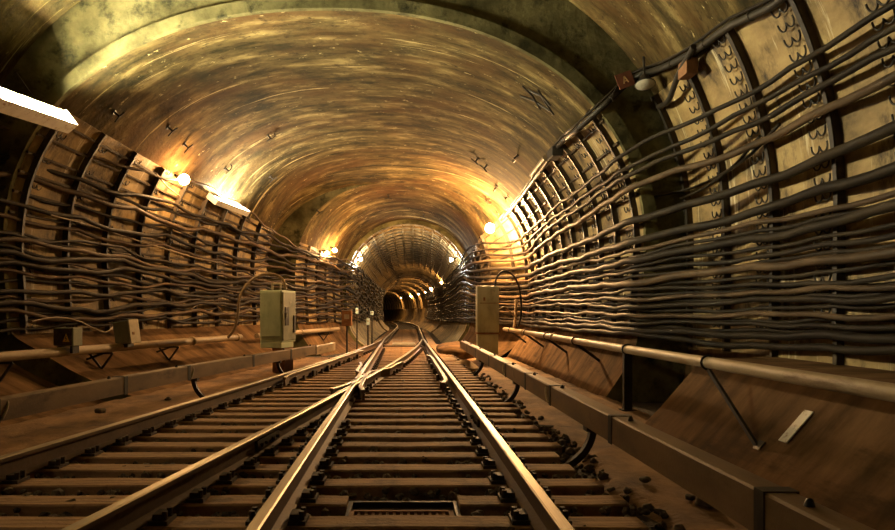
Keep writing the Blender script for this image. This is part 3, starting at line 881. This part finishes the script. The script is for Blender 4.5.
# ------------------------------------------------------------------ conduit under the ceiling edge, right
def P3(px, py, back=.12, y0=4): return hit(px, py, back, y0)
pts = [P3(800, -14), P3(780, 2), P3(740, 20), P3(700, 48), P3(668, 64), P3(640, 74)]
pts = [p for p in pts]
e1 = ray(612, 98, Y1 - .25); e2 = ray(587, 121, Y1 + .15)
ppx = [(566, 140), (548, 164), (522, 198), (505, 217)]
pts2 = [P3(x, y, .14) for x, y in ppx]
cd = MB(); path = smooth_path(pts + [e1, e2] + pts2, .3)
cd.tube(path, .05, 10)
for i in range(3, len(path) - 2, 3):
    d = (path[i + 1] - path[i - 1]).normalized(); cd.tube([path[i] - d * .03, path[i] + d * .03], .06, 10)
tag(cd.build('conduit', M['strap']), 'thick black taped conduit under the ceiling edge, from top right to the warm lamp', 'conduit')
cd = MB(); path2 = [p + Vector((-.03, 0, .08)) for p in path[:-6]]
cd.tube(path2, .022, 8)
tag(cd.build('conduit', M['cable']), 'thinner black cable lashed on top of the taped conduit', 'conduit')
# tan conduit length & box at its middle
a, b = P3(556, 150, .28), P3(541, 168, .28)
m = MB(); m.cyl(a, b, .055, 12); tag(m.build('conduit_sleeve', M['cabletan']), 'short tan sleeve hanging on the black conduit', 'sleeve')
# red-brown square sign with the letter
sp = ray(625, 80, Y1 - .3)
sg = empty('sign_plate', sp, 'small red-brown square sign with the letter A on the conduit', 'sign')
rotz = Matrix.Rotation(math.radians(-20), 3, 'Y')
m = MB(); m.box(sp, (.27, .02, .25), rotz); m.build('plate', M['rustred'], sg)
m = MB()
def L2(a, b, w):
    pa = sp + rotz @ Vector((a[0], -.014, a[1])); pb = sp + rotz @ Vector((b[0], -.014, b[1])); m.bar(pa, pb, w, .006, (0, 1, 0))
L2((-.04, -.055), (0, .06), .02); L2((.04, -.055), (0, .06), .02); L2((-.024, -.02), (.024, -.02), .016)
m.build('letter', M['signink'], sg)
m = MB(); m.bar(sp + Vector((-.12, .03, -.1)), e1 + Vector((0, -.05, .05)), .03, .02); m.build('stem', M['strap'], sg)
# unlit lamp dish beside the sign
dp = ray(645, 84, Y1 - .55)
dl = empty('dish_lamp', dp, 'unlit lamp with a pale oval glass hanging right of the red-brown sign', 'lamp')
m = MB(); ax = Vector((-.05, -.32, -.95)).normalized()
m.lathe(dp, [(.02, -.16), (.07, -.14), (.09, -.06), (.15, 0), (.165, .01), (.15, .015)], 20, ax); m.build('shade', M['strap'], dl)
m = MB(); m.lathe(dp, [(.15, .012), (.12, .03), (.06, .042), (0, .046)], 20, ax); m.build('lens', M['glass'], dl)
m = MB(); m.cyl(dp - ax * .15, dp - ax * .15 + Vector((.02, .1, .35)), .02, 8); m.cyl(dp - ax * .1, dp + Vector((.35, .2, .25)), .016, 8); m.build('bracket', M['strap'], dl)
# hanging black bracket with a rusty box
a = P3(705, 40, .18); b = P3(678, 96, .18)
hb = empty('hanger_bracket', a, 'black hanger bracket with a small rusty box on the upper right wall', 'bracket')
m = MB(); m.tube(smooth_path([a, a.lerp(b, .5) + Vector((-.04, -.04, .0)), b, P3(664, 104, .1)], .1), .045, 8); m.build('arm', M['strap'], hb)
m = MB(); q = P3(700, 62, .2); m.box(q, (.16, .3, .22)); m.build('box', M['rust'], hb)

# ------------------------------------------------------------------ ceiling fittings
def cfit(px, py, kind, lab):
    p = hit(px, py, 0, 5); q = hit(px, py, .16, 5)
    d = (q - p).normalized(); s = Vector((0, 1, 0)); t = d.cross(s).normalized()
    m = MB()
    m.cyl(p - d * .02, p + d * .14, .02, 8); m.cyl(p, p + d * .02, .05, 10)
    if kind == 0:
        m.tube([p + d * .13 - t * .14, p + d * .13, p + d * .16 + t * .12], .016, 6)
    elif kind == 1:
        m.tube([p + d * .12 + s * .05, p + d * .12 + t * .14, p + d * .05 + t * .16], .016, 6); m.tube([p + d * .12, p + d * .15 - t * .1 - s * .12], .014, 6)
    else:
        m.tube([p + d * .1 - s * .3, p + d * .12 - s * .3 + t * .05, p + d * .12 + s * .3 + t * .05, p + d * .1 + s * .3], .014, 6)
    tag(m.build('ceiling_hook', M['strap']), lab, 'hook', 'old iron hooks in the vault')
for px, py, kd, lab in [(114, 112, 0, 'iron hook in the vault just right of the near tube lamp'), (168, 127, 0, 'iron hook in the vault, upper of two above the left bulb lamp'), (184, 144, 0, 'iron hook in the vault, lower of two above the left bulb lamp'),
                        (225, 168, 1, 'iron hook in the vault just above the second tube lamp'), (268, 135, 1, 'dark cluster hook high in the vault above the second tube lamp'), (270, 176, 0, 'small iron hook in the vault to the right of the second tube lamp'),
                        (388, 195, 0, 'small iron hook at the middle of the vault above the far ring'), (487, 165, 0, 'iron hook in the vault, uppermost above the warm right lamp'), (478, 158, 0, 'small iron hook in the vault left of the bent rod'),
                        (497, 186, 2, 'thin iron stirrup in the vault above the warm right lamp'), (508, 196, 0, 'iron hook in the vault next to the ceiling edge above the warm right lamp'), (489, 199, 1, 'lowest iron hook in the vault above the warm right lamp'),
                        (317, 210, 0, 'small iron hook in the vault above the far left lamp'), (518, 155, 2, 'bent iron rod like a stirrup on the right of the vault'), (424, 214, 0, 'tiny hook in the vault right above the far ring')]:
    cfit(px, py, kd, lab)
# bundle of dead conduit stubs near the rim on the right
m = MB()
for P in ([(524, 84), (536, 92), (546, 104)], [(522, 94), (538, 97), (556, 106)], [(530, 88), (545, 92), (557, 101)], [(540, 88), (548, 97), (560, 110)]):
    m.tube([hit(x, y, .05 + .05 * k, 6) for k, (x, y) in enumerate(P)], .02, 6)
tag(m.build('conduit_stubs', M['strap']), 'bundle of broken black conduit stubs on the vault near the arch rim', 'conduit stubs')

# ------------------------------------------------------------------ lamps
def tube_lamp(p0, p1, label, matn, up, tubes=2, arm=None, skirt=.11, caps=False, fins=0):
    p0, p1 = Vector(p0), Vector(p1); d = (p1 - p0).normalized(); u = Vector(up).normalized(); u = (u - d * u.dot(d)).normalized(); x = d.cross(u)
    rt = empty('tube_lamp', (p0 + p1) / 2, label, 'lamp')
    m = MB(); rot = Matrix((x, d, u)).transposed(); L = (p1 - p0).length
    m.box((p0 + p1) / 2 + u * .05, (.30, L + .12, .05), rot)
    for s in (-1, 1):
        hs = skirt if (x * s).z < 0 or fins else .11  # skirt depth shaped to cut light off the floor and lower walls
        if fins and (x * s).z > 0: hs = .19
        m.box((p0 + p1) / 2 + x * s * .155 + u * (.065 - hs / 2), (.012, L + .12, hs), rot)
    if caps:  # end plates added to block spill along the tunnel
        for q in (p0 - d * .06, p1 + d * .06): m.box(q + u * (.065 - skirt / 2), (.32, .012, skirt), rot)
    m.build('housing', M['white'], rt)
    if fins:  # cross baffles added to hold back light along the lamp axis
        for i in range(1, fins):
            m = MB(); q = p0.lerp(p1, i / fins)
            for a_, b_ in ((-.155, -.105), (-.045, .045), (.105, .155)): m.box(q + x * (a_ + b_) / 2 + u * (.03 - .08), (b_ - a_, .006, .15), rot)
            m.box(q - u * .08, (.31, .006, .09), rot)
            m.build('added_baffle', M['white'], rt)
    for k in range(tubes):
        off = x * (.075 * (2 * k - (tubes - 1)))
        m = MB(); m.cyl(p0 + off - u * .005, p1 + off - u * .005, .026, 12); m.build('tube', M[matn], rt)
    m = MB()
    for p in (p0.lerp(p1, .15), p0.lerp(p1, .85)):
        m.cyl(p + u * .06, p + (Vector(arm) if arm else u * .5), .014, 6)
    m.build('hanger', M['strap'], rt)
    return rt
def bulb_lamp(p, label, matn, r=.11, wall=None):
    p = Vector(p); rt = empty('bulb_lamp', p, label, 'lamp')
    w = Vector(wall); d = (w - p).normalized()
    m = MB(); m.lathe(p, [(r * math.sin(a), -r * math.cos(a)) for a in [math.pi * i / 10 for i in range(11)]], 16, d); m.build('globe', M[matn], rt)
    m = MB(); m.lathe(p + d * r * .9, [(.04, 0), (.07, .01), (.07, .08), (.03, .1)], 14, d); m.build('socket', M['strap'], rt)
    m = MB(); m.cyl(p + d * (r + .07), w, .02, 8); m.build('bracket', M['strap'], rt)
    return rt
tube_lamp((-5.66, 9.3, 4.03), (-5.6, 11.2, 4.22), 'long glowing tube lamp at the left edge of the picture', 'tube_near', (-.8, 0, -.6), 2, (-.6, 0, .75), .225, True, 9)
w = hit(175, 175, 0, 8); w2 = hit(172, 172, .32, 8)
bulb_lamp(w2, 'glowing warm bulb lamp under the ceiling edge on the left wall', 'bulb_left', .12, w)
pa, pb = hit(203, 193, .30, 8), hit(234, 205, .30, 8)
tube_lamp(pa, pb, 'second glowing tube lamp on the left wall, beyond the warm bulb', 'tube', (-.62, 0, -.78), 2, (-.28, 0, .08), .15, True)
bulb_lamp((2.80, Y2 - .5, 3.80), 'brightest warm bulb lamp on the right wall above the olive cabinet', 'bulb', .15, (3.05, Y2, 3.95))
p = hit(330, 247, .22, 12); bulb_lamp(p, 'small warm lamp far along the left wall, right one of a pair', 'bulb_far', .075, hit(330, 247, 0, 12))
p = hit(322, 250, .22, 12); bulb_lamp(p, 'small warm lamp far along the left wall, left one of a pair', 'bulb_far', .07, hit(322, 250, 0, 12))
bulb_lamp((-1.80, 29.0, 3.35), 'small white lamp on the left of the far ring', 'bulb_white', .07, (-2.08, 29.0, 3.5))
bulb_lamp((2.06, 29.0, 3.32), 'small white lamp on the right of the far ring', 'bulb_white', .07, (2.38, 29.0, 3.45))
names = ['warm lamp high on the right wall of the far tunnel, nearest', 'bright warm lamp on the right wall of the far tunnel, second from the ring', 'warm lamp deep in the far tunnel, third from the ring',
         'warm lamp deep in the far tunnel, fourth from the ring', 'warm lamp deep in the far tunnel where it bends, fifth', 'farthest warm lamp where the tunnel bends left']
for Y, lab in zip((44.0, 56.0, 64.0, 72.0, 81.0, 92.0), names):
    z = 3.0; xw = xwall(Y, z, 1)
    bulb_lamp((xw - .2, Y, z), lab, 'bulb_far', .07 if Y != 56 else .13, (xw, Y, z + .1))
tube_lamp((-6.0, 2.0, 4.0), (-6.0, 4.4, 4.0), 'added tube lamp out of view on the near left wall, lighting the foreground', 'tube_fill', (-1, 0, .1), 2, (-.9, 0, .3))  # unseen lamp added to brighten the near floor and rails

# ------------------------------------------------------------------ cabinets and boxes
def yaw(a): return Matrix.Rotation(a, 3, 'Z')
ca = math.radians(-14); cc = Vector((-2.92, 15.9, 0)); rz = yaw(ca)
cb = empty('equipment_cabinet', (cc.x, cc.y, -.35), 'pale green metal equipment cabinet standing beside the left conductor rail', 'cabinet')
def LB(m, c, d, mi=0): m.box(cc + rz @ Vector(c), d, rz, mi)
m = MB(); LB(m, (0, 0, 1.0), (.54, .80, 1.2)); m.build('body', M['green'], cb, bevel=.015)
m = MB(); LB(m, (0, -.41, 1.05), (.47, .02, 1.02)); m.build('front_panel', M['green'], cb, bevel=.006)
m = MB(); LB(m, (.28, 0, 1.0), (.02, .72, 1.1)); dr = m.build('door', M['greygreen'], cb, bevel=.006)
m = MB(); LB(m, (.297, -.17, 1.0), (.02, .2, .42)); m.build('vent_panel', M['ink'], dr)
m = MB(); LB(m, (.30, .26, .82), (.03, .1, .4)); m.build('vent_panel', M['ink'], dr)
m = MB(); LB(m, (.31, -.24, 1.02), (.03, .03, .1)); m.build('handle', M['grey'], dr)
m = MB(); LB(m, (.293, .05, 1.3), (.006, .05, .07)); m.build('label_plate', M['white'], dr)
m = MB(); LB(m, (0, -.05, .34), (.52, .7, .13)); m.build('plinth', M['green'], cb, bevel=.01)
m = MB(); LB(m, (.1, .05, -.02), (.3, .5, .62)); m.build('pedestal', M['rust'], cb)
m = MB(); P = cc + rz @ Vector((-.1, -.1, 1.6)); m.cyl(P, P + Vector((0, 0, .18)), .025, 10); m.cyl(P + Vector((0, 0, .16)), P + Vector((.2, 0, .16)), .02, 8); m.cyl(P + Vector((.2, 0, 0)), P + Vector((.2, 0, .16)), .02, 8)
m.build('cable_gland', M['grey'], cb)
# hose arching over the cabinet
P = [(cc.x + .17, 15.9, 1.62), (cc.x + .12, 15.9, 1.85), (cc.x - .1, 15.9, 1.98), (cc.x - .45, 15.9, 1.95), (cc.x - .75, 15.85, 1.7), (cc.x - .88, 15.8, 1.4), (cc.x - .92, 15.8, 1.05), (cc.x - 1.0, 15.8, .7), (cc.x - 1.15, 15.8, .5)]
m = MB(); m.tube(smooth_path([Vector(p) for p in P], .08), .032, 10)
tag(m.build('cable_hose', M['cabletan']), 'stiff grey hose arching out of the top of the green cabinet', 'hose')
m = MB(); m.cyl((cc.x - .86, 15.85, 1.53), (cc.x - .27, 15.85, 1.53), .022, 8)
tag(m.build('cable_tube', M['cabletan']), 'straight thin tube running into the left side of the green cabinet', 'tube')
# right cabinet
cx = 2.5; cy = 20.2
c2 = empty('equipment_cabinet', (cx, cy, -.35), 'olive metal equipment cabinet by the right wall below the warm lamp', 'cabinet')
m = MB(); m.box((cx, cy, 1.18), (.64, .5, 1.36)); m.build('body', M['olive'], c2, bevel=.012)
m = MB(); m.box((cx + .03, cy - .26, 1.22), (.54, .02, 1.2)); d2 = m.build('door', M['olive'], c2, bevel=.006)
m = MB(); m.box((cx - .12, cy - .285, 1.48), (.05, .03, .1)); m.build('handle', M['rust'], d2)
m = MB(); m.box((cx + .03, cy - .272, 1.36), (.54, .008, .02)); m.build('panel_seam', M['rust'], d2)
m = MB(); m.box((cx, cy, .475), (.66, .52, .05)); m.build('base_flange', M['rust'], c2)
m = MB(); m.box((cx, cy, .05), (.6, .46, .8)); m.build('pedestal', M['olive'], c2, bevel=.01)
P = [(2.72, 20.1, 1.84), (2.76, 20.1, 2.1), (2.95, 20.15, 2.3), (3.2, 20.2, 2.25), (3.42, 20.25, 1.95), (3.52, 20.3, 1.5), (3.52, 20.3, 1.0), (3.44, 20.3, .65)]
m = MB(); m.tube(smooth_path([Vector(p) for p in P], .08), .03, 10)
tag(m.build('cable_hose', M['cable']), 'black hose arching from the top of the olive cabinet down to the right wall', 'hose')
P = [(2.83, 20.2, 1.15), (3.0, 20.2, 1.25), (3.2, 20.25, 1.1), (3.4, 20.3, .9)]
m = MB(); m.tube(smooth_path([Vector(p) for p in P], .08), .026, 10)
tag(m.build('cable_hose', M['cabletan']), 'short tan hose curving from the right side of the olive cabinet', 'hose')
m = MB(); m.tube(smooth_path([Vector((3.5, 21.0, 1.5)), Vector((3.46, 20.9, 1.0)), Vector((3.4, 20.8, .62))], .1), .045, 10)
tag(m.build('drop_pipe', M['pipe']), 'short pale drop pipe between the olive cabinet and the right wall', 'pipe')
# boxes on the left pipe
def warnbox(p, label):
    rt = empty('junction_box', p, label, 'junction box'); r = yaw(-.2); p = Vector(p)
    m = MB(); m.box(p + Vector((0, 0, .15)), (.36, .24, .3), r); m.build('body', M['greygreen'], rt, bevel=.015)
    m = MB(); m.box(p + r @ Vector((0, -.13, .15)), (.33, .02, .27), r); m.build('lid', M['cablebrown'], rt, bevel=.005)
    m = MB(); c = p + r @ Vector((.07, -.145, .13)); X = r @ Vector((1, 0, 0)); Y = r @ Vector((0, 1, 0))
    m.add([c - X * .06 - Vector((0, 0, .06)), c + X * .06 - Vector((0, 0, .06)), c + Vector((0, 0, .075)),
           c - X * .06 - Vector((0, 0, .06)) + Y * .006, c + X * .06 - Vector((0, 0, .06)) + Y * .006, c + Vector((0, 0, .075)) + Y * .006],
          [(0, 1, 2), (3, 5, 4), (0, 3, 4, 1), (1, 4, 5, 2), (2, 5, 3, 0)]); tr = m.build('warning_triangle', M['yellow'], rt)
    m = MB(); m.bar(c - Y * .003 + Vector((.006, 0, .035)), c - Y * .003 + Vector((-.012, 0, -.01)), .01, .004, (0, 1, 0)); m.bar(c - Y * .003 + Vector((-.012, 0, -.008)), c - Y * .003 + Vector((.012, 0, -.004)), .009, .004, (0, 1, 0)); m.bar(c - Y * .003 + Vector((.012, 0, -.002)), c - Y * .003 + Vector((-.002, 0, -.045)), .01, .004, (0, 1, 0))
    m.build('lightning_bolt', M['ink'], tr)
    for x_ in (-.12, .12):
        m = MB(); m.box(p + r @ Vector((x_, 0, -.05)), (.05, .16, .14), r); m.build('foot', M['strap'], rt)
Yb = 10.9; pb_ = ray(69, 345, Yb)
warnbox((lpx(11.2) + .02, 11.2, .545), 'small dark junction box with a yellow warning triangle on the left pipe')
p = Vector((lpx(12.7) + .05, 12.7, .52))
sb = empty('switch_box', p, 'tilted pale switch box with a light side plate on the left pipe', 'switch box')
r = Matrix.Rotation(math.radians(-8), 3, 'Y') @ yaw(-.3)
m = MB(); m.box(p + Vector((0, 0, .2)), (.34, .26, .42), r); m.build('body', M['greygreen'], sb, bevel=.02)
m = MB(); m.box(p + r @ Vector((.185, 0, 0)) + Vector((0, 0, .2)), (.03, .27, .44), r); m.build('side_plate', M['bone'], sb, bevel=.006)
m = MB(); m.box(p + r @ Vector((.205, -.05, 0)) + Vector((0, 0, .16)), (.02, .05, .05), r); m.build('knob', M['rust'], sb)
m = MB(); m.box(p + Vector((0, 0, -.03)), (.2, .18, .1), r); m.build('foot', M['strap'], sb)
# white plate lying on the right slope
p = ray(797, 428, 6.4)
zt = p.z
pl = Vector((3.72, 6.42, 0))
def bz(x, Y): 
    lo, hi = -.42, .7
    for _ in range(24):
        mm = (lo + hi) / 2
        if xwall(Y, mm, 1) < x: lo = mm
        else: hi = mm
    return lo
q = hit(797, 428, 0, 3)
dx = .1; sl = math.atan2(bz(q.x + dx, q.y) - bz(q.x - dx, q.y), 2 * dx)
rot = Matrix.Rotation(-sl, 3, 'Y') @ Matrix.Rotation(math.radians(0), 3, 'Z')
m = MB(); m.box(Vector((q.x - .01, q.y, q.z + .015)), (.36, .13, .012), rot)
wp = tag(m.build('enamel_plate', M['white'], bevel=.004), 'small white rusty enamel plate lying on the dark slope at the right', 'plate')

# ------------------------------------------------------------------ far small things
def small_box(p, d, mname, label, cat, name, post=True):
    rt = empty(name, p, label, cat); p = Vector(p)
    m = MB(); m.box(p + Vector((0, 0, d[2] / 2)), d); m.build('head', M[mname], rt, bevel=.01)
    m = MB(); m.box(p + Vector((0, -d[1] / 2 - .006, d[2] * .6)), (d[0] * .5, .012, d[2] * .3)); m.build('face_plate', M['grey'], rt)
    if post:
        m = MB(); m.cyl((p.x, p.y, -.4), (p.x, p.y, p.z), .03, 8); m.build('post', M['strap'], rt)
def at(px, py, Y): return ray(px, py, Y)
small_box(at(347, 326, 22.0), (.32, .25, .5), 'rust', 'rusty orange-lit box on a post by the far left wall', 'post box', 'track_box')
small_box(at(357, 314, 26.5), (.11, .1, .24), 'blue', 'upper pale small marker on a post by the far left wall', 'marker', 'track_marker')
small_box(at(372, 315, 27.5), (.12, .1, .16), 'blue', 'pale square marker nearest the far tunnel mouth', 'marker', 'track_marker')
small_box(at(368, 325, 24.5), (.11, .1, .24), 'blue', 'light blue signal marker on a thin post left of the track', 'marker', 'track_marker')
def lump(p, s, label, seed, name='concrete_lump', mname='concrete'):
    rr = random.Random(seed); bm = bmesh.new(); bmesh.ops.create_icosphere(bm, subdivisions=3, radius=1)
    m = MB(); ph = [rr.uniform(0, 6) for _ in range(3)]
    vs = []
    for v in bm.verts:
        k = 1 + .16 * math.sin(v.co.x * 3 + ph[0]) * math.sin(v.co.y * 3.4 + ph[1]) + .1 * math.sin(v.co.z * 5 + ph[2])
        vs.append((p[0] + v.co.x * s[0] * k, p[1] + v.co.y * s[1] * k, p[2] + max(v.co.z, -.3) * s[2] * k))
    m.add(vs, [tuple(v.index for v in f.verts) for f in bm.faces], 0, None, True); bm.free()
    return tag(m.build(name, M[mname]), label, 'lump')
lump((1.55, 17.2, -.32), (.33, .5, .2), 'pale concrete lump beside the near end of the right conductor rail tip', 3)
lump((1.28, 18.6, -.33), (.35, .5, .16), 'flat concrete lump beside the right-hand rail near the cabinet', 4)
lump((1.75, 22.6, -.25), (.75, 2.2, .34), 'low rubble mound beside the right-hand rail before the far ring', 5, 'rubble_mound', 'bench')
for i, (px, py, s) in enumerate([(715, 498, .05), (705, 505, .06), (645, 482, .045), (100, 415, .07), (168, 402, .05), (690, 500, .035)]):
    zf = -.33; Y = F * (H - zf) / (py - VY); x = (px - VX) / F * Y
    lab = ['dark stone on the right walkway, rightmost', 'larger dark stone on the right walkway next to the rightmost one', 'dark stone on the right walkway near the curved bracket', 'stone lump under the left conductor rail cover', 'small stone under the left conductor rail cover near the bracket', 'smallest dark stone on the right walkway'][i]
    lump((x, Y, zf + .015 if px > 400 else -.285), (s, s * 1.2, s * .8), lab, 20 + i, 'loose_stone', 'stone')
# white pipes lying by the track at the left, beyond the ramp
for i, (dx_, lab) in enumerate(((0, 'upper of two pale rods lying beyond the left conductor ramp'), (.2, 'lower of two pale rods lying beyond the left conductor ramp'))):
    a = ray(315, 352 + i * 3, 1); Y = 17.6 + i * .2
    m = MB(); m.cyl((-2.25 + dx_, 17.4, -.25), (-1.85 + dx_, 20.4, -.25), .045, 10)
    tag(m.build('pale_rod', M['bone']), lab, 'rod')
# junction box where the right ceiling edge meets the conduit
p = P3(563, 148, .2); m = MB(); m.box(p, (.22, .5, .2)); tag(m.build('conduit_box', M['strap'], bevel=.015), 'black junction box on the conduit at the right ceiling edge', 'junction box')

# ------------------------------------------------------------------ camera and world
cam = bpy.data.cameras.new('camera'); co = bpy.data.objects.new('camera', cam); COL.objects.link(co)
co.location = (0, 0, H); co.rotation_euler = (math.pi / 2, 0, 0)
cam.sensor_width = 36; cam.lens = F / 895 * 36
cam.shift_x = (447.5 - VX) / 895; cam.shift_y = (VY - 265) / 895
cam.clip_start = .05; cam.clip_end = 400
SC.camera = co
w = bpy.data.worlds.new('world'); SC.world = w; w.use_nodes = True
w.node_tree.nodes['Background'].inputs['Color'].default_value = (.02, .03, .02, 1); w.node_tree.nodes['Background'].inputs['Strength'].default_value = .0
vs = SC.view_settings
vs.view_transform = 'Standard'; vs.look = 'None'; vs.gamma = 1; vs.use_curve_mapping = False
vs.exposure = 0.0
